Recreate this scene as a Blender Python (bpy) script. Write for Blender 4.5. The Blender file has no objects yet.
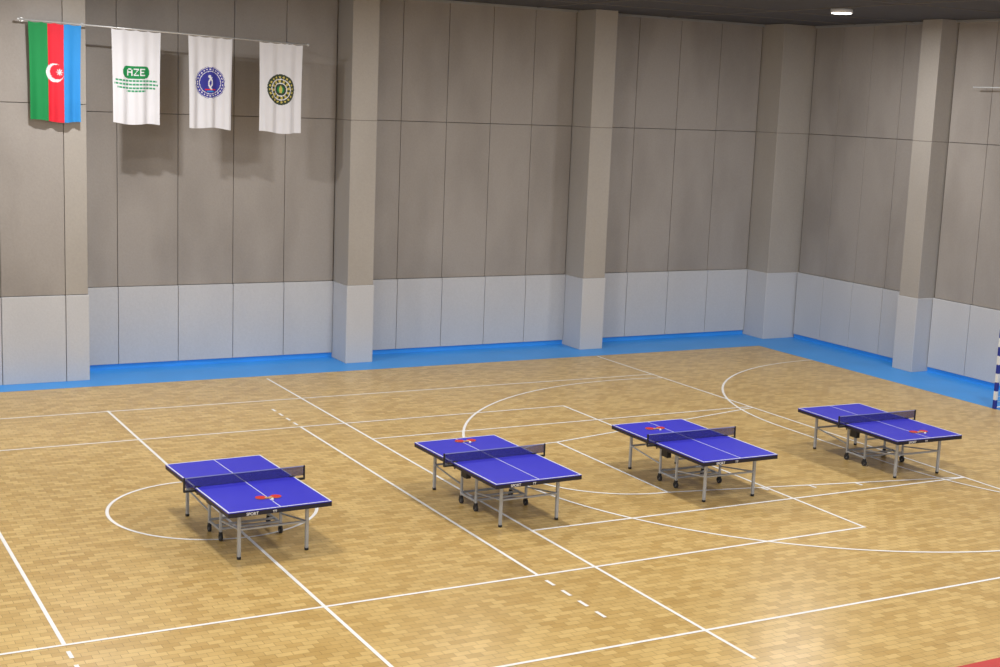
import bpy, bmesh, math, random
from mathutils import Vector, Matrix
random.seed(4)
S=bpy.context.scene
S.view_settings.view_transform='Standard'
S.view_settings.look='None'
S.view_settings.exposure=0.0
COL=S.collection

def lin(c):
    return tuple(((v/255)/12.92 if v/255<=0.04045 else ((v/255+0.055)/1.055)**2.4) for v in c)+(1.0,)

def mat(name,rgb,rough=0.5,metal=0.0,var=0.0,scale=3.0,bump=0.0,bscale=60.0,spec=0.5,emit=0.0):
    m=bpy.data.materials.new(name); m.use_nodes=True
    nt=m.node_tree; b=nt.nodes['Principled BSDF']
    c=lin(rgb)
    b.inputs['Base Color'].default_value=c
    b.inputs['Roughness'].default_value=rough
    b.inputs['Metallic'].default_value=metal
    b.inputs['Specular IOR Level'].default_value=spec
    tc=nt.nodes.new('ShaderNodeTexCoord')
    if var>0:
        n=nt.nodes.new('ShaderNodeTexNoise'); n.inputs['Scale'].default_value=scale; n.inputs['Detail'].default_value=4
        nt.links.new(tc.outputs['Object'],n.inputs['Vector'])
        r=nt.nodes.new('ShaderNodeValToRGB')
        r.color_ramp.elements[0].position=0.3; r.color_ramp.elements[1].position=0.7
        r.color_ramp.elements[0].color=tuple(v*(1-var) for v in c[:3])+(1,)
        r.color_ramp.elements[1].color=tuple(min(1,v*(1+var)) for v in c[:3])+(1,)
        nt.links.new(n.outputs['Fac'],r.inputs['Fac']); nt.links.new(r.outputs['Color'],b.inputs['Base Color'])
    if bump>0:
        n2=nt.nodes.new('ShaderNodeTexNoise'); n2.inputs['Scale'].default_value=bscale
        nt.links.new(tc.outputs['Object'],n2.inputs['Vector'])
        bp=nt.nodes.new('ShaderNodeBump'); bp.inputs['Strength'].default_value=bump; bp.inputs['Distance'].default_value=0.01
        nt.links.new(n2.outputs['Fac'],bp.inputs['Height']); nt.links.new(bp.outputs['Normal'],b.inputs['Normal'])
    if emit>0:
        b.inputs['Emission Color'].default_value=c; b.inputs['Emission Strength'].default_value=emit
    return m

# ---------- materials
def parquet():
    m=bpy.data.materials.new('parquet_wood'); m.use_nodes=True; nt=m.node_tree; b=nt.nodes['Principled BSDF']; L=nt.links
    tc=nt.nodes.new('ShaderNodeTexCoord')
    br=nt.nodes.new('ShaderNodeTexBrick')
    br.inputs['Scale'].default_value=1.0; br.inputs['Brick Width'].default_value=0.2; br.inputs['Row Height'].default_value=0.11
    br.inputs['Mortar Size'].default_value=0.003; br.inputs['Mortar Smooth'].default_value=0.3; br.inputs['Bias'].default_value=-0.15
    br.offset=0.5; br.offset_frequency=2
    br.inputs['Color1'].default_value=lin((222,189,122)); br.inputs['Color2'].default_value=lin((193,156,89)); br.inputs['Mortar'].default_value=lin((150,116,64))
    L.new(tc.outputs['Object'],br.inputs['Vector'])
    mp=nt.nodes.new('ShaderNodeMapping'); mp.inputs['Scale'].default_value=(2.5,3.2,1)
    L.new(tc.outputs['Object'],mp.inputs['Vector'])
    n=nt.nodes.new('ShaderNodeTexNoise'); n.inputs['Scale'].default_value=1.3; n.inputs['Detail'].default_value=5
    L.new(mp.outputs['Vector'],n.inputs['Vector'])
    r=nt.nodes.new('ShaderNodeValToRGB'); r.color_ramp.elements[0].position=.3; r.color_ramp.elements[1].position=.7
    r.color_ramp.elements[0].color=(.91,.90,.87,1); r.color_ramp.elements[1].color=(1.03,1.03,1.02,1)
    L.new(n.outputs['Fac'],r.inputs['Fac'])
    mx=nt.nodes.new('ShaderNodeMix'); mx.data_type='RGBA'; mx.blend_type='MULTIPLY'; mx.inputs[0].default_value=1.0
    L.new(br.outputs['Color'],mx.inputs[6]); L.new(r.outputs['Color'],mx.inputs[7])
    n2=nt.nodes.new('ShaderNodeTexNoise'); n2.inputs['Scale'].default_value=.35; n2.inputs['Detail'].default_value=3
    L.new(tc.outputs['Object'],n2.inputs['Vector'])
    r2=nt.nodes.new('ShaderNodeValToRGB'); r2.color_ramp.elements[0].position=.35; r2.color_ramp.elements[1].position=.65
    r2.color_ramp.elements[0].color=(.95,.94,.92,1); r2.color_ramp.elements[1].color=(1.03,1.03,1.03,1)
    L.new(n2.outputs['Fac'],r2.inputs['Fac'])
    mx2=nt.nodes.new('ShaderNodeMix'); mx2.data_type='RGBA'; mx2.blend_type='MULTIPLY'; mx2.inputs[0].default_value=1.0
    L.new(mx.outputs[2],mx2.inputs[6]); L.new(r2.outputs['Color'],mx2.inputs[7])
    L.new(mx2.outputs[2],b.inputs['Base Color'])
    b.inputs['Roughness'].default_value=.28; b.inputs['Specular IOR Level'].default_value=.5
    return m

def fabric(name,rgb,dark,stain):
    m=bpy.data.materials.new(name); m.use_nodes=True; nt=m.node_tree; b=nt.nodes['Principled BSDF']; L=nt.links
    tc=nt.nodes.new('ShaderNodeTexCoord')
    mp=nt.nodes.new('ShaderNodeMapping'); mp.inputs['Scale'].default_value=(.9,.9,.4)
    L.new(tc.outputs['Object'],mp.inputs['Vector'])
    n=nt.nodes.new('ShaderNodeTexNoise'); n.inputs['Scale'].default_value=1.0; n.inputs['Detail'].default_value=3; n.inputs['Roughness'].default_value=.45
    L.new(mp.outputs['Vector'],n.inputs['Vector'])
    r=nt.nodes.new('ShaderNodeValToRGB'); r.color_ramp.elements[0].position=.3; r.color_ramp.elements[1].position=.56
    r.color_ramp.elements[0].color=lin(dark); r.color_ramp.elements[1].color=lin(rgb)
    L.new(n.outputs['Fac'],r.inputs['Fac'])
    nn=nt.nodes.new('ShaderNodeTexNoise'); nn.inputs['Scale'].default_value=25; nn.inputs['Detail'].default_value=3
    L.new(tc.outputs['Object'],nn.inputs['Vector'])
    r3=nt.nodes.new('ShaderNodeValToRGB'); r3.color_ramp.elements[0].color=(.92,.92,.92,1); r3.color_ramp.elements[1].color=(1.07,1.07,1.07,1)
    L.new(nn.outputs['Fac'],r3.inputs['Fac'])
    mx=nt.nodes.new('ShaderNodeMix'); mx.data_type='RGBA'; mx.blend_type='MULTIPLY'; mx.inputs[0].default_value=1.0
    mx0=nt.nodes.new('ShaderNodeMix'); mx0.data_type='RGBA'; mx0.inputs[0].default_value=stain
    mx0.inputs[6].default_value=lin(rgb); L.new(r.outputs['Color'],mx0.inputs[7])
    L.new(mx0.outputs[2],mx.inputs[6]); L.new(r3.outputs['Color'],mx.inputs[7]); L.new(mx.outputs[2],b.inputs['Base Color'])
    b.inputs['Roughness'].default_value=.9; b.inputs['Specular IOR Level'].default_value=.15
    bp=nt.nodes.new('ShaderNodeBump'); bp.inputs['Strength'].default_value=.25; bp.inputs['Distance'].default_value=.01
    L.new(nn.outputs['Fac'],bp.inputs['Height']); L.new(bp.outputs['Normal'],b.inputs['Normal'])
    return m

M_floor=parquet()
M_up=fabric('acoustic_fabric',(163,157,152),(146,140,135),.8)
M_col=fabric('column_fabric',(172,166,159),(160,154,147),.5)
M_pad=fabric('pad_vinyl',(198,198,200),(191,191,194),.6)
M_gap=mat('panel_gap',(114,110,107),.9,var=.05)
M_ceil=mat('ceiling_dark',(76,76,80),.8,var=.08)
M_blue=mat('blue_floor_paint',(60,158,240),.4,var=.06,scale=.8)
M_line=mat('white_line_paint',(246,244,240),.45,var=.02,scale=6)
M_red=mat('red_floor_paint',(196,48,44),.5,var=.05)
M_top=mat('table_blue',(56,54,200),.42,var=.03,scale=2,spec=.35)
M_tline=mat('table_white_line',(232,234,245),.4,var=.01)
M_apron=mat('table_apron_navy',(20,20,42),.45,var=.05)
M_steel=mat('grey_painted_steel',(176,180,186),.35,metal=.3,var=.03)
M_black=mat('black_plastic',(30,30,34),.5,var=.1)
M_rubber=mat('wheel_rubber',(45,45,48),.7,var=.1)
M_text=mat('white_print',(235,235,240),.5,var=.01)
M_tape=mat('net_tape',(140,145,185),.6,var=.03)
M_rrub=mat('racket_red_rubber',(205,38,32),.55,var=.05)
M_brub=mat('racket_black_rubber',(30,26,28),.5,var=.05)
M_wood=mat('racket_wood',(205,160,105),.5,var=.1,scale=20)
M_ball=mat('ball_white',(240,240,236),.4,var=.01)
M_white=mat('white_enamel',(228,230,232),.4,var=.02)
M_gblue=mat('goal_blue',(30,50,150),.4,var=.03)
M_lamp=mat('lamp_diffuser',(255,250,240),.5,emit=6)
M_pole=mat('pole_metal',(205,205,205),.35,metal=.4,var=.03)
M_trim=mat('cornice_grey',(150,150,150),.6,var=.04)

def netmat():
    m=bpy.data.materials.new('net_mesh'); m.use_nodes=True; nt=m.node_tree; b=nt.nodes['Principled BSDF']
    tc=nt.nodes.new('ShaderNodeTexCoord'); n=nt.nodes.new('ShaderNodeTexNoise'); n.inputs['Scale'].default_value=300
    nt.links.new(tc.outputs['Object'],n.inputs['Vector'])
    b.inputs['Base Color'].default_value=lin((34,36,110)); b.inputs['Roughness'].default_value=.8
    mr=nt.nodes.new('ShaderNodeMapRange'); mr.inputs['To Min'].default_value=.4; mr.inputs['To Max'].default_value=.65
    nt.links.new(n.outputs['Fac'],mr.inputs['Value']); nt.links.new(mr.outputs['Result'],b.inputs['Alpha'])
    return m
M_net=netmat()

# ---------- mesh helpers
class MB:
    def __init__(s): s.bm=bmesh.new(); s.mats=[]
    def mi(s,m):
        if m not in s.mats: s.mats.append(m)
        return s.mats.index(m)
    def box(s,a,b,m,bev=0.0,seg=2,rot=None):
        t=bmesh.new(); bmesh.ops.create_cube(t,size=1)
        for v in t.verts:
            v.co=Vector(((a[i]+b[i])/2+v.co[i]*(b[i]-a[i])) for i in range(3))
        if bev>0: bmesh.ops.bevel(t,geom=t.edges[:]+t.verts[:],offset=bev,segments=seg,affect='EDGES',profile=.5)
        if rot is not None:
            bmesh.ops.transform(t,matrix=rot,verts=t.verts)
        s.merge(t,m)
    def merge(s,t,m,smooth=False):
        i=s.mi(m); mp={}
        for v in t.verts: mp[v]=s.bm.verts.new(v.co)
        for f in t.faces:
            try: nf=s.bm.faces.new([mp[v] for v in f.verts]); nf.material_index=i; nf.smooth=smooth or f.smooth
            except ValueError: pass
        t.free()
    def tube(s,p,q,r,m,n=12,r2=None):
        p=Vector(p);q=Vector(q);d=q-p
        t=bmesh.new(); bmesh.ops.create_cone(t,cap_ends=True,segments=n,radius1=r,radius2=r if r2 is None else r2,depth=d.length)
        M=Matrix.Translation((p+q)/2)@d.to_track_quat('Z','Y').to_matrix().to_4x4()
        bmesh.ops.transform(t,matrix=M,verts=t.verts)
        for f in t.faces:
            if len(f.verts)==4: f.smooth=True
        s.merge(t,m)
    def bar(s,p,q,w,m):
        """square section bar"""
        p=Vector(p);q=Vector(q);d=q-p
        t=bmesh.new(); bmesh.ops.create_cube(t,size=1)
        for v in t.verts: v.co=Vector((v.co.x*w,v.co.y*w,v.co.z*d.length))
        bmesh.ops.bevel(t,geom=t.edges[:],offset=w*.15,segments=1,affect='EDGES')
        M=Matrix.Translation((p+q)/2)@d.to_track_quat('Z','Y').to_matrix().to_4x4()
        bmesh.ops.transform(t,matrix=M,verts=t.verts); s.merge(t,m)
    def quad(s,pts,m):
        i=s.mi(m); f=s.bm.faces.new([s.bm.verts.new(p) for p in pts]); f.material_index=i
    def obj(s,name,parent=None,loc=(0,0,0),rz=0.0):
        me=bpy.data.meshes.new(name); s.bm.to_mesh(me); s.bm.free()
        for m in s.mats: me.materials.append(m)
        o=bpy.data.objects.new(name,me); COL.objects.link(o); o.location=loc; o.rotation_euler[2]=rz
        if parent: o.parent=parent
        return o

X0,X1,Y0,YB=-9.0,26.46,-2.0,31.6
ZC=8.72; PADZ=1.88; SEAM=5.77
# ---------- floor
b=MB(); b.box((X0,Y0,-.1),(X1+.3,YB+.3,0),M_floor); b.obj('floor')
b=MB()
b.box((X0,29.8,.0005),(X1,YB,.004),M_blue); b.box((24.5,Y0,.0005),(X1,29.8,.004),M_blue); b.obj('trim_blue_floor_border')
b=MB(); b.box((X0,10.0,.0005),(24.5,11.05,.004),M_red); b.obj('trim_red_floor_border')

# ---------- court lines
b=MB(); zz=[.0045]
W=.05
def ln(x0,y0,x1,y1,w=W):
    zz[0]+=.00002
    d=Vector((x1-x0,y1-y0,0)).normalized(); n=Vector((-d.y,d.x,0))*w/2
    p=Vector((x0,y0,zz[0]));q=Vector((x1,y1,zz[0]))
    b.quad([p-n,q-n,q+n,p+n],M_line)
def arc(cx,cy,r,a0,a1,w=W):
    zz[0]+=.00002
    n=max(8,int(abs(a1-a0)/3)); 
    for i in range(n):
        t0=math.radians(a0+(a1-a0)*i/n); t1=math.radians(a0+(a1-a0)*(i+1)/n)
        b.quad([(cx+(r-w/2)*math.cos(t0),cy+(r-w/2)*math.sin(t0),zz[0]),(cx+(r+w/2)*math.cos(t0),cy+(r+w/2)*math.sin(t0),zz[0]),
                (cx+(r+w/2)*math.cos(t1),cy+(r+w/2)*math.sin(t1),zz[0]),(cx+(r-w/2)*math.cos(t1),cy+(r-w/2)*math.sin(t1),zz[0])],M_line)
xh=6.28; yc=20.33
ln(-6.6,27.42,19.2,27.25)            # sideline far
ln(-6.6,13.2,19.2,13.15)             # sideline near
ln(xh,27.4,xh,13.2)                  # halfway
ln(19.2,29.7,19.2,11.2)              # end line
ln(10.3,29.5,10.3,12.2)
arc(6.26,20.32,1.58,0,360)
ln(-2.7,24.93,15.28,24.88); ln(-2.7,15.68,15.31,15.74); ln(15.29,24.9,15.29,15.72)   # volleyball
ln(9.38,24.9,9.38,15.7); ln(3.09,24.9,3.09,15.7)
for x in (9.38,3.09):
    for i in range(4):
        ln(x,25.05+i*.42,x,25.05+i*.42+.22); ln(x,15.5-i*.42,x,15.5-i*.42-.22)
ln(10.3,23.55,19.2,23.5); ln(10.3,17.5,19.2,17.38)
ln(13.5,22.15,13.5,18.5)
ln(13.5,22.15,19.2,23.4); ln(13.5,18.5,19.2,17.4)
arc(13.5,20.33,1.82,90,270)
a_=math.degrees(math.acos((19.2-17.94)/6.53)); arc(17.94,20.39,6.53,a_,360-a_)
# goal area
arc(24.5,21.7,5.9,90,180); arc(24.5,18.65,5.9,180,270); ln(18.6,21.7,18.6,18.65)
for k,(x,w) in enumerate([(15.2,0),(16.1,0),(17.0,0)]):
    yy=18.5-(x-13.5)*.193
    ln(x,yy,x+.02,yy-.18)
b.obj('court_lines')

# ---------- walls
b=MB(); b.box((X0,YB,0),(X1+.3,YB+.3,ZC),M_gap); wb=b.obj('wall_back')
b=MB(); b.box((X1,Y0,0),(X1+.3,YB,ZC),M_gap); wr=b.obj('wall_right')
b=MB(); b.box((X0,Y0,ZC),(X1+.3,YB+.3,ZC+.2),M_ceil)
b.obj('ceiling')
b=MB()
for y in (29.0,26.9,22.7,20.5): b.box((X0,y,ZC-.015),(X1,y+.05,ZC),M_gap)
for x in (14,18,22): b.box((x,Y0,ZC-.015),(x+.05,YB,ZC),M_gap)
b.obj('trim_ceiling_joints')
G=.006
def panels_back(xs):
    b1=MB()
    for x0,x1 in zip(xs[:-1],xs[1:]):
        g=G
        b1.box((x0+g,YB-.10,.12),(x1-g,YB+.01,PADZ),M_pad,.012)
        b1.box((x0+g,YB-.05,PADZ+.01),(x1-g,YB+.01,SEAM-G),M_up,.006,1)
        b1.box((x0+g,YB-.05,SEAM+G),(x1-g,YB+.01,ZC-.02),M_up,.006,1)
    return b1
panels_back([6.62,7.48,8.85,10.15,11.4,12.66]).obj('wall_panels_back')
panels_back([13.36,14.36,15.6,16.83,18.03,19.24]).obj('wall_panels_back')
panels_back([19.94,21.2,22.55,23.9,25.3]).obj('wall_panels_back')
b=MB(); b.box((6.62,YB-.06,0),(25.3,YB,.12),M_blue); b.obj('baseboard_back')
b=MB(); b.box((X1-.06,Y0,0),(X1,30.6,.12),M_blue); b.obj('baseboard_right')
b=MB()
ys=[30.6,29.5,28.35,27.2,26.12]
ys2=[25.43,24.2,22.95,21.7,20.45,19.53]
ys3=[18.83,17.6,16.3,15.1,13.9,12.95]
for Y in (ys,ys2,ys3):
    for y1,y0 in zip(Y[:-1],Y[1:]):
        g=G
        b.box((X1-.10,y0+g,.12),(X1+.01,y1-g,PADZ),M_pad,.012)
        b.box((X1-.05,y0+g,PADZ+.01),(X1+.01,y1-g,SEAM-G),M_up,.006,1)
        b.box((X1-.05,y0+g,SEAM+G),(X1+.01,y1-g,ZC-.02),M_up,.006,1)
b.obj('wall_panels_right')
def column(x0,x1,y0,y1,name='wall_column'):
    b=MB()
    b.box((x0-.02,y0-.02,.0),(x1+.02,y1,PADZ),M_pad,.015)
    b.box((x0,y0,PADZ),(x1,y1,SEAM-.004),M_col,.008,1)
    b.box((x0+.01,y0+.01,SEAM-.01),(x1-.01,y1,SEAM+.01),M_gap)
    b.box((x0,y0,SEAM+.004),(x1,y1,ZC),M_col,.008,1)
    return b.obj(name)
column(12.68,13.34,30.66,YB+.02); column(19.26,19.92,30.66,YB+.02)
column(25.33,X1+.02,30.66,YB+.02)
for yy in (26.1,19.5,12.9):
    b=MB()
    x0,x1,y0,y1=25.87,X1+.02,yy-.64,yy
    b.box((x0-.02,y0-.02,0),(x1,y1+.02,PADZ),M_pad,.015)
    b.box((x0,y0,PADZ),(x1,y1,SEAM-.004),M_col,.008,1)
    b.box((x0+.01,y0+.01,SEAM-.01),(x1,y1-.01,SEAM+.01),M_gap)
    b.box((x0,y0,SEAM+.004),(x1,y1,ZC),M_col,.008,1)
    b.obj('wall_column')
# left projecting wall block
b=MB(); yf=30.5
b.box((X0,yf+.06,0),(6.58,YB,ZC),M_gap)
xs=[6.6,6.12,4.8,3.5,2.2,.9,-.4,-1.7]
for x1,x0 in zip(xs[:-1],xs[1:]):
    g=G
    yb_=YB if x1==6.6 else yf+.08
    b.box((x0+g,yf-.03,0.0),(x1-g+.02*(x1==6.6),yb_,PADZ),M_pad,.014)
    b.box((x0+g,yf,PADZ+.01),(x1-g,yb_,5.924),M_up if x1<6.5 else M_col,.006,1)
    b.box((x0+g,yf,5.936),(x1-g,yb_,ZC-.01),M_up if x1<6.5 else M_col,.006,1)
b.obj('wall_back_projection')
# cornice
b=MB(); b.box((6.6,YB-.12,ZC-.06),(25.3,YB-.05,ZC),M_trim,.005,1); b.box((X1-.12,Y0,ZC-.06),(X1-.05,30.6,ZC),M_trim,.005,1); b.obj('trim_cornice')

# ---------- ceiling lamps
def lamp(x,y,e,sz=.9):
    b=MB()
    b.tube((0,0,-.09),(0,0,0),.25,M_white,32)
    b.tube((0,0,-.105),(0,0,-.09),.22,M_lamp,32)
    b.obj('ceiling_lamp',loc=(x,y,ZC))
    l=bpy.data.lights.new('lamp_light','AREA'); l.shape='DISK'; l.size=sz; l.energy=e; l.color=(1,.985,.97)
    o=bpy.data.objects.new('lamp_light',l); COL.objects.link(o); o.location=(x,y,ZC-.14)
for x in (-4.0,4.7,13.4,22.4):
    for y in (5.0,11.6,18.2,25.15):
        if y>20 and x==4.7: lamp(5.9,27.0,340,.3)
        else: lamp(x,y,245)
w=bpy.data.worlds.new('World'); S.world=w; w.use_nodes=True
w.node_tree.nodes['Background'].inputs[0].default_value=(.97,.98,1,1); w.node_tree.nodes['Background'].inputs[1].default_value=.85

# wall rail on right
b=MB(); b.tube((26.2,24.6,7.11),(26.2,22.4,7.11),.016,M_white,12)
for y in (24.4,22.9): b.tube((26.2,y,7.11),(26.40,y,7.11),.012,M_white,8)
b.obj('wall_rail')

# ---------- tables
def table(cx,cy,rz):
    root=bpy.data.objects.new('table_tennis_table',None); COL.objects.link(root); root.location=(cx,cy,0); root.rotation_euler[2]=rz
    hw,hl=.755,1.37; T=.76
    for sgn,nm in ((-1,'top_near'),(1,'top_far')):
        b=MB()
        ya,yb=(sgn*.006,sgn*hl); y0,y1=min(ya,yb),max(ya,yb)
        b.box((-hw,y0,T-.022),(hw,y1,T),M_top,.003,1)
        z0,z1=T,T+.0012
        b.box((-hw,y0,z0),(-hw+.022,y1,z1),M_tline); b.box((hw-.022,y0,z0),(hw,y1,z1),M_tline)
        ye0,ye1=(y0,y0+.022) if sgn<0 else (y1-.022,y1)
        b.box((-hw,ye0,z0),(hw,ye1,z1+.0002),M_tline)
        b.box((-.006,y0,z0),(.006,y1,z1+.0001),M_tline)
        # apron
        az=T-.075
        b.box((-hw+.002,y0,az),(-hw+.034,y1,T-.012),M_apron,.003,1); b.box((hw-.034,y0,az),(hw-.002,y1,T-.012),M_apron,.003,1)
        if sgn<0: b.box((-hw-.001,y0-.002,az),(hw+.001,y0+.034,T-.012),M_apron,.003,1)
        else: b.box((-hw+.002,y1-.034,az),(hw-.002,y1-.002,T-.022),M_apron,.003,1)
        yi=y1-.05 if sgn<0 else y0+.02
        b.box((-hw+.03,yi,az+.01),(hw-.03,yi+.03,T-.022),M_apron)
        b.obj(nm,root)
        # end legs
        b=MB(); yl=sgn*(hl-.27); xl=.50; w_=.046
        for sx in (-1,1):
            b.bar((sx*xl,yl,.03),(sx*xl,yl,T-.022),w_,M_steel)
            b.tube((sx*xl,yl,0),(sx*xl,yl,.035),.03,M_black,14)
            b.bar((sx*xl,yl,T-.10),(sx*xl,sgn*.24,T-.10),.022,M_steel)
            b.bar((sx*xl,yl,.42),(sx*(hw-.30),sgn*.24,.30),.022,M_steel)
        b.bar((-xl,yl,.42),(xl,yl,.42),.03,M_steel)
        b.bar((-xl,yl,T-.05),(xl,yl,T-.05),.03,M_steel)
        b.obj('end_legs_'+('near' if sgn<0 else 'far'),root)
        # centre carriage
        b=MB(); yi=sgn*.24; xi=hw-.30
        for sx in (-1,1):
            b.bar((sx*xi,yi,.13),(sx*xi,yi,T-.03),.038,M_steel)
            # castor
            b.box((sx*xi-.022,yi-.03,.085),(sx*xi+.022,yi+.03,.135),M_black,.006,1)
            b.box((sx*xi-.026,yi-.02,.04),(sx*xi-.02,yi+.02,.10),M_black); b.box((sx*xi+.02,yi-.02,.04),(sx*xi+.026,yi+.02,.10),M_black)
            b.tube((sx*xi-.017,yi,.055),(sx*xi+.017,yi,.055),.055,M_rubber,20)
            b.tube((sx*xi-.019,yi,.055),(sx*xi+.019,yi,.055),.025,M_steel,14)
        b.bar((-xi,yi,.18),(xi,yi,.18),.032,M_steel)
        b.bar((-xi,yi,.50),(xi,yi,.50),.028,M_steel)
        b.obj('carriage_frame_'+('near' if sgn<0 else 'far'),root)
    b=MB()
    for sx in (-1,1):
        b.bar((sx*(hw-.30),-.24,.16),(sx*(hw-.30),.24,.16),.034,M_steel)
        b.bar((sx*(hw-.30),-.24,.62),(sx*(hw-.30),.24,.62),.028,M_steel)
        b.box((sx*(hw-.24)-.045,-.09,.49),(sx*(hw-.24)+.045,.09,.63),M_black,.012)
    b.bar((-(hw-.30),0,.16),(hw-.30,0,.16),.03,M_steel)
    b.obj('centre_linkage',root)
    # net
    b=MB()
    b.box((-.90,-.002,T+.004),(.90,.002,T+.145),M_net); b.obj('net',root)
    b=MB(); b.box((-.91,-.006,T+.14),(.91,.006,T+.1525),M_tape,.002,1); b.obj('net_tape',root)
    b=MB()
    for sx in (-1,1):
        b.box((sx*.915-.012,-.014,T-.05),(sx*.915+.012,.014,T+.155),M_black,.004,1)
        b.box((min(sx*.70,sx*.925),-.02,T-.06),(max(sx*.70,sx*.925),.02,T-.03),M_black,.004,1)
        b.box((sx*.72-.04,-.025,T+.0015),(sx*.72+.04,.025,T+.012),M_black,.003,1)
        b.tube((sx*.72,0,T-.11),(sx*.72,0,T-.05),.012,M_black,10)
    b.obj('net_posts',root)
    # apron print
    for (x,y,r,sz,txt) in ((-.5,-hl-.0025,0,.058,'SPORT'),(-.12,-hl-.0025,0,.05,'TT')):
        cu=bpy.data.curves.new('t','FONT'); cu.body=txt; cu.size=sz; cu.extrude=.0006; cu.offset=.001
        to=bpy.data.objects.new('t',cu); COL.objects.link(to)
        dg=bpy.context.evaluated_depsgraph_get(); me=bpy.data.meshes.new_from_object(to.evaluated_get(dg)); bpy.data.objects.remove(to)
        me.materials.clear(); me.materials.append(M_text)
        o=bpy.data.objects.new('apron_print',me); COL.objects.link(o); o.parent=root; o.location=(x,y,T-.066); o.rotation_euler=(math.pi/2,0,0)
    return root
TB=[(6.32,18.98,.04),(10.42,18.95,.02),(14.24,18.92,-.006),(18.46,18.90,-.028)]
for t in TB: table(*t)

def racket(px,py,ang,face,z=.7615):
    b=MB()
    # blade outline (slightly oval)
    for (zl,zh,m,sc) in ((0,.0035,M_brub if face is M_rrub else M_rrub,1),(.0035,.0095,M_wood,1.02),(.0095,.013,face,1)):
        t=bmesh.new(); N=32; lo=[];hi=[]
        for i in range(N):
            a=2*math.pi*i/N; x=.075*math.cos(a)*sc; y=.08*math.sin(a)*sc
            if math.sin(a)<-.85: y=max(y,-.072)
            lo.append(t.verts.new((x,y,zl))); hi.append(t.verts.new((x,y,zh)))
        t.faces.new(hi); t.faces.new(lo[::-1])
        for i in range(N): t.faces.new((lo[i],lo[(i+1)%N],hi[(i+1)%N],hi[i]))
        b.merge(t,m)
    b.box((-.014,-.17,-.0),(.014,-.066,.020),M_wood,.005,2)
    b.box((-.018,-.176,-.0),(.018,-.160,.021),M_wood,.004,2)
    b.box((-.026,-.085,.0035),(.026,-.066,.012),M_wood,.003,1)
    b.obj('table_tennis_racket',loc=(px,py,z),rz=ang)
def onT(i,lx,ly):
    cx,cy,t=TB[i]; return cx+lx*math.cos(t)-ly*math.sin(t), cy+lx*math.sin(t)+ly*math.cos(t)
def ball(x,y):
    b=MB(); t=bmesh.new(); bmesh.ops.create_uvsphere(t,u_segments=20,v_segments=12,radius=.02)
    for f in t.faces: f.smooth=True
    b.merge(t,M_ball,True); b.obj('table_tennis_ball',loc=(x,y,.7612+.02))
for i,(lx,ly) in enumerate([(.0,-.90),(.07,1.12),(-.18,.84),(.12,-.96)]):
    x,y=onT(i,lx-.10,ly+.03); racket(x,y,math.radians(60),M_rrub)
    x,y=onT(i,lx+.11,ly+.01); racket(x,y,math.radians(-75),M_rrub)
    x,y=onT(i,lx+.0,ly-.15); ball(x,y)

# ---------- goal
b=MB()
gx,gy0,gy1=24.5,18.6,21.52
def stripe(p,q,horizontal=False):
    p=Vector(p);q=Vector(q);n=max(1,round((q-p).length/.2))
    for i in range(n):
        b.bar(p+(q-p)*i/n,p+(q-p)*(i+1)/n,.08,M_gblue if i%2==0 else M_white)
stripe((gx,gy1,0),(gx,gy1,2.0)); stripe((gx,gy0,0),(gx,gy0,2.0)); stripe((gx,gy0-.04,2.04),(gx,gy1+.04,2.04))
for y in (gy0,gy1):
    b.tube((gx,y,2.0),(gx+.8,y,2.0),.018,M_white); b.tube((gx+.8,y,2.0),(gx+1.1,y,.02),.018,M_white); b.tube((gx,y,.03),(gx+1.1,y,.03),.018,M_white)
b.tube((gx+1.1,gy0,.03),(gx+1.1,gy1,.03),.018,M_white); b.tube((gx+.8,gy0,2.0),(gx+.8,gy1,2.0),.018,M_white)
for i in range(1,24):
    y=gy0+(gy1-gy0)*i/24; b.tube((gx+.8,y,2.0),(gx+1.1,y,.03),.004,M_white,5); b.tube((gx,y,2.03),(gx+.8,y,2.0),.004,M_white,5)
for i in range(1,16):
    f=i/16; x=gx+.8+.3*f; z=2-1.97*f
    b.tube((x,gy0,z),(x,gy1,z),.004,M_white,5)
    for y in (gy0,gy1): b.tube((gx,y,z),(x,y,z),.004,M_white,5)
b.obj('handball_goal')

# ---------- flags
def px_font(ch):
    F={'A':["01110","10001","10001","11111","10001","10001","10001"],'Z':["11111","00001","00010","00100","01000","10000","11111"],'E':["11111","10000","10000","11110","10000","10000","11111"]}
    return F[ch]
M_fg=mat('flag_green',(0,132,68),.75,var=.03); M_fr=mat('flag_red',(218,30,52),.75,var=.03); M_fb=mat('flag_light_blue',(40,140,214),.75,var=.03)
M_fw=mat('flag_white',(222,222,228),.8,var=.02); M_em=mat('emblem_blue',(50,50,150),.75,var=.03); M_ed=mat('emblem_dark_green',(44,58,42),.75,var=.05)
M_eg=mat('emblem_gold',(196,180,90),.7,var=.05); M_tg=mat('text_green',(50,150,105),.75,var=.03)
def flag_az(x,y,w,h):
    u=x/w
    cx,cy=w*.49,h*.5
    if math.hypot(x-cx,y-cy)<.19 and math.hypot(x-cx-.05,y-cy-.02)>.15: return M_fw
    a=math.atan2(y-cy-.02,x-cx-.10); r=math.hypot(x-cx-.10,y-cy-.02)
    if r<.045+.03*math.cos(8*a): return M_fw
    return M_fg if u<.355 else (M_fr if u<.665 else M_fb)
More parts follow.
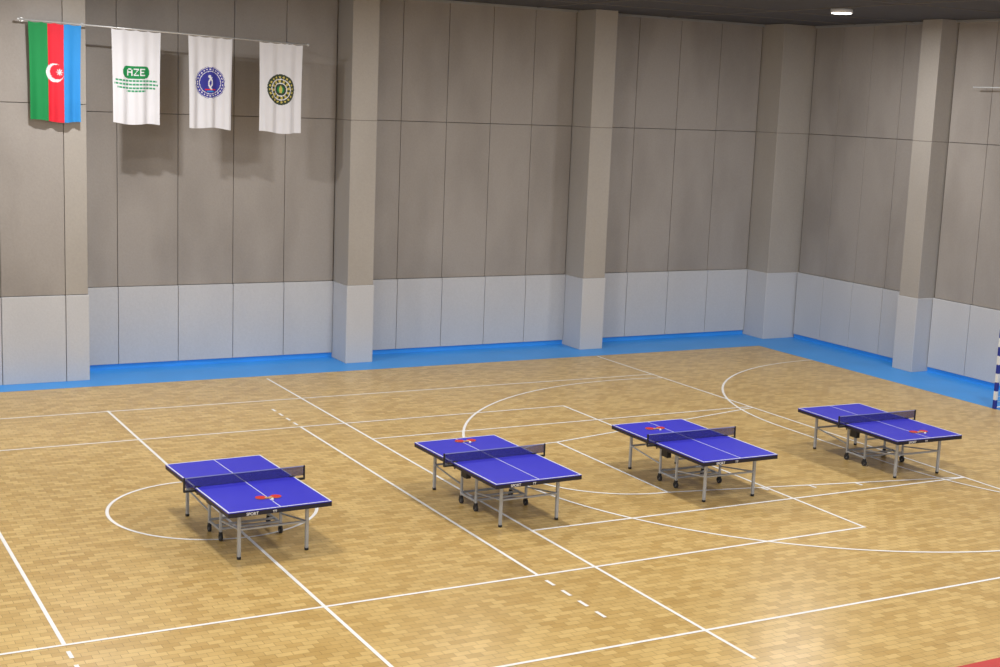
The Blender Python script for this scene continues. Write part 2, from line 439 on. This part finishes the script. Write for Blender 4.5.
def flag_aze(x,y,w,h):
    bx0,bx1,by0,by1=w*.22,w*.78,h*.49,h*.625
    rr=.11
    qx=max(abs(x-(bx0+bx1)/2)-((bx1-bx0)/2-rr),0); qy=max(abs(y-(by0+by1)/2)-((by1-by0)/2-rr),0)
    if math.hypot(qx,qy)<rr:
        lx=(x-bx0-.10)/((bx1-bx0-.20)/17); ly=(by1-.055-y)/((by1-by0-.11)/7)
        if 0<=lx<17 and 0<=ly<7:
            k=int(lx)//6; cc=int(lx)%6
            if k<3 and cc<5 and px_font("AZE"[k])[int(ly)][cc]=='1': return M_fw
        return M_fg
    for (v0,v1,a,bb) in ((.452,.472,.06,.94),(.416,.436,.04,.96),(.380,.400,.10,.90),(.346,.366,.30,.70)):
        if v0<y/h<v1 and a<x/w<bb and (int(x/.0125)*7+int(v0*1000))%6!=0: return M_tg
    return M_fw
def flag_blue(x,y,w,h):
    dx,dy=x-w*.5,y-h*.5; r=math.hypot(dx,dy); a=math.degrees(math.atan2(dy,dx))+360
    if r>.345: return M_fw
    if r>.335: return M_em
    if r>.325: return M_fw
    if r>.25:
        if .275<r<.30 and int(a/7)%2==0 : return M_fw
        return M_em
    if r>.235: return M_fw
    # stylised player: head, body, arms, legs
    if math.hypot(dx+.02,dy-.13)<.032: return M_fw
    if abs(math.hypot(dx+.09,dy-.0)-.13)<.016 and dx>-.03: return M_fw
    if abs(math.hypot(dx-.10,dy+.02)-.14)<.016 and dx<.04: return M_fw
    if abs(dy+.15)<.014 and abs(dx)<.12: return M_fr
    if abs(dy+.19)<.012 and abs(dx)<.07: return M_fb
    return M_em
def flag_green(x,y,w,h):
    dx,dy=x-w*.5,y-h*.49; r=math.hypot(dx,dy); a=math.degrees(math.atan2(dy,dx))+360
    if r>.335: return M_fw
    if r>.315: return M_ed
    if r>.235:
        if .255<r<.295 and int(a/9)%2==0 : return M_eg
        return M_ed
    if r>.215: return M_fw
    if r>.15:
        return M_eg if int(a/15)%2==0 else M_ed
    if r>.13: return M_fw
    # shield: green with gold flame
    if abs(dx)<.022+.02*math.cos(dy*25) and -.08<dy<.09: return M_eg
    return M_ed if r>.08 else M_fg
ZT=lambda x: 7.61+(x-5.25)*(-.0309)
YP=30.3
def flag(name,x0,x1,h,fn,ph,lean=0.0):
    w=x1-x0; nx=int(w/.0125); ny=int(h/.0125)
    bm=bmesh.new(); mats=[]; V=[]
    for j in range(ny+1):
        row=[]
        for i in range(nx+1):
            u=i/nx; v=j/ny; x=u*w; dz=(1-v)
            amp=.008+.026*dz
            yy=amp*math.sin(2*math.pi*(u*2.3+ph)+.7*dz)+.5*amp*math.sin(2*math.pi*(u*4.7+ph*2))
            sag=.018*math.sin(math.pi*((u*4)%1))*(1 if v>.9 else 0)*((v-.9)*10 if v>.9 else 0)
            xx=x0+w*.5+(x-w*.5)*(1-.05*math.sin(dz*math.pi*.6))+lean*dz
            zz_=ZT(x0+x)-.02-h*dz-sag+.02*math.sin(2*math.pi*(u*1.1+ph))*dz
            row.append(bm.verts.new((xx,YP+yy-.0,zz_)))
        V.append(row)
    for j in range(ny):
        for i in range(nx):
            f=bm.faces.new((V[j][i],V[j][i+1],V[j+1][i+1],V[j+1][i])); f.smooth=True
            m=fn((i+.5)/nx*w,(j+.5)/ny*h,w,h)
            if m not in mats: mats.append(m)
            f.material_index=mats.index(m)
    me=bpy.data.meshes.new(name); bm.to_mesh(me); bm.free()
    for m in mats: me.materials.append(m)
    o=bpy.data.objects.new(name,me); COL.objects.link(o)
    return o
flag('azerbaijan_flag',5.40,6.46,2.0,flag_az,.1)
flag('federation_banner',7.08,8.12,1.96,flag_aze,.35)
flag('blue_emblem_banner',8.72,9.70,1.96,flag_blue,.6)
flag('green_emblem_banner',10.32,11.33,1.97,flag_green,.15)
b=MB(); b.tube((5.2,YP,ZT(5.2)),(11.45,YP,ZT(11.45)),.018,M_pole,14)
for x in (5.2,11.45):
    t=bmesh.new(); bmesh.ops.create_uvsphere(t,u_segments=16,v_segments=10,radius=.03); bmesh.ops.translate(t,vec=(x,YP,ZT(x)),verts=t.verts); b.merge(t,M_pole,True)
b.obj('flag_pole')
for x,yw in ((5.3,yf),(6.52,yf),(11.4,YB-.05)):
    b=MB(); b.tube((x,YP+.018,ZT(x)),(x,yw-.003,ZT(x)),.012,M_pole,8); b.tube((x,yw-.018,ZT(x)),(x,yw-.003,ZT(x)),.045,M_pole,14); b.obj('flag_pole_bracket')

# ---------- camera
yaw,pitch,roll,f,h=0.50271,0.16492,0.03952,1400.84,6.364
F=Vector((math.sin(yaw)*math.cos(pitch),math.cos(yaw)*math.cos(pitch),-math.sin(pitch)))
r=Vector((math.cos(yaw),-math.sin(yaw),0)); u=r.cross(F)
r2=math.cos(roll)*r+math.sin(roll)*u; u2=-math.sin(roll)*r+math.cos(roll)*u
cam=bpy.data.cameras.new('camera'); cam.lens=f*36/1000; cam.sensor_width=36; cam.clip_end=200
co=bpy.data.objects.new('camera',cam); COL.objects.link(co)
Mx=Matrix(((r2.x,u2.x,-F.x,0),(r2.y,u2.y,-F.y,0),(r2.z,u2.z,-F.z,h),(0,0,0,1)))
co.matrix_world=Mx
S.camera=co
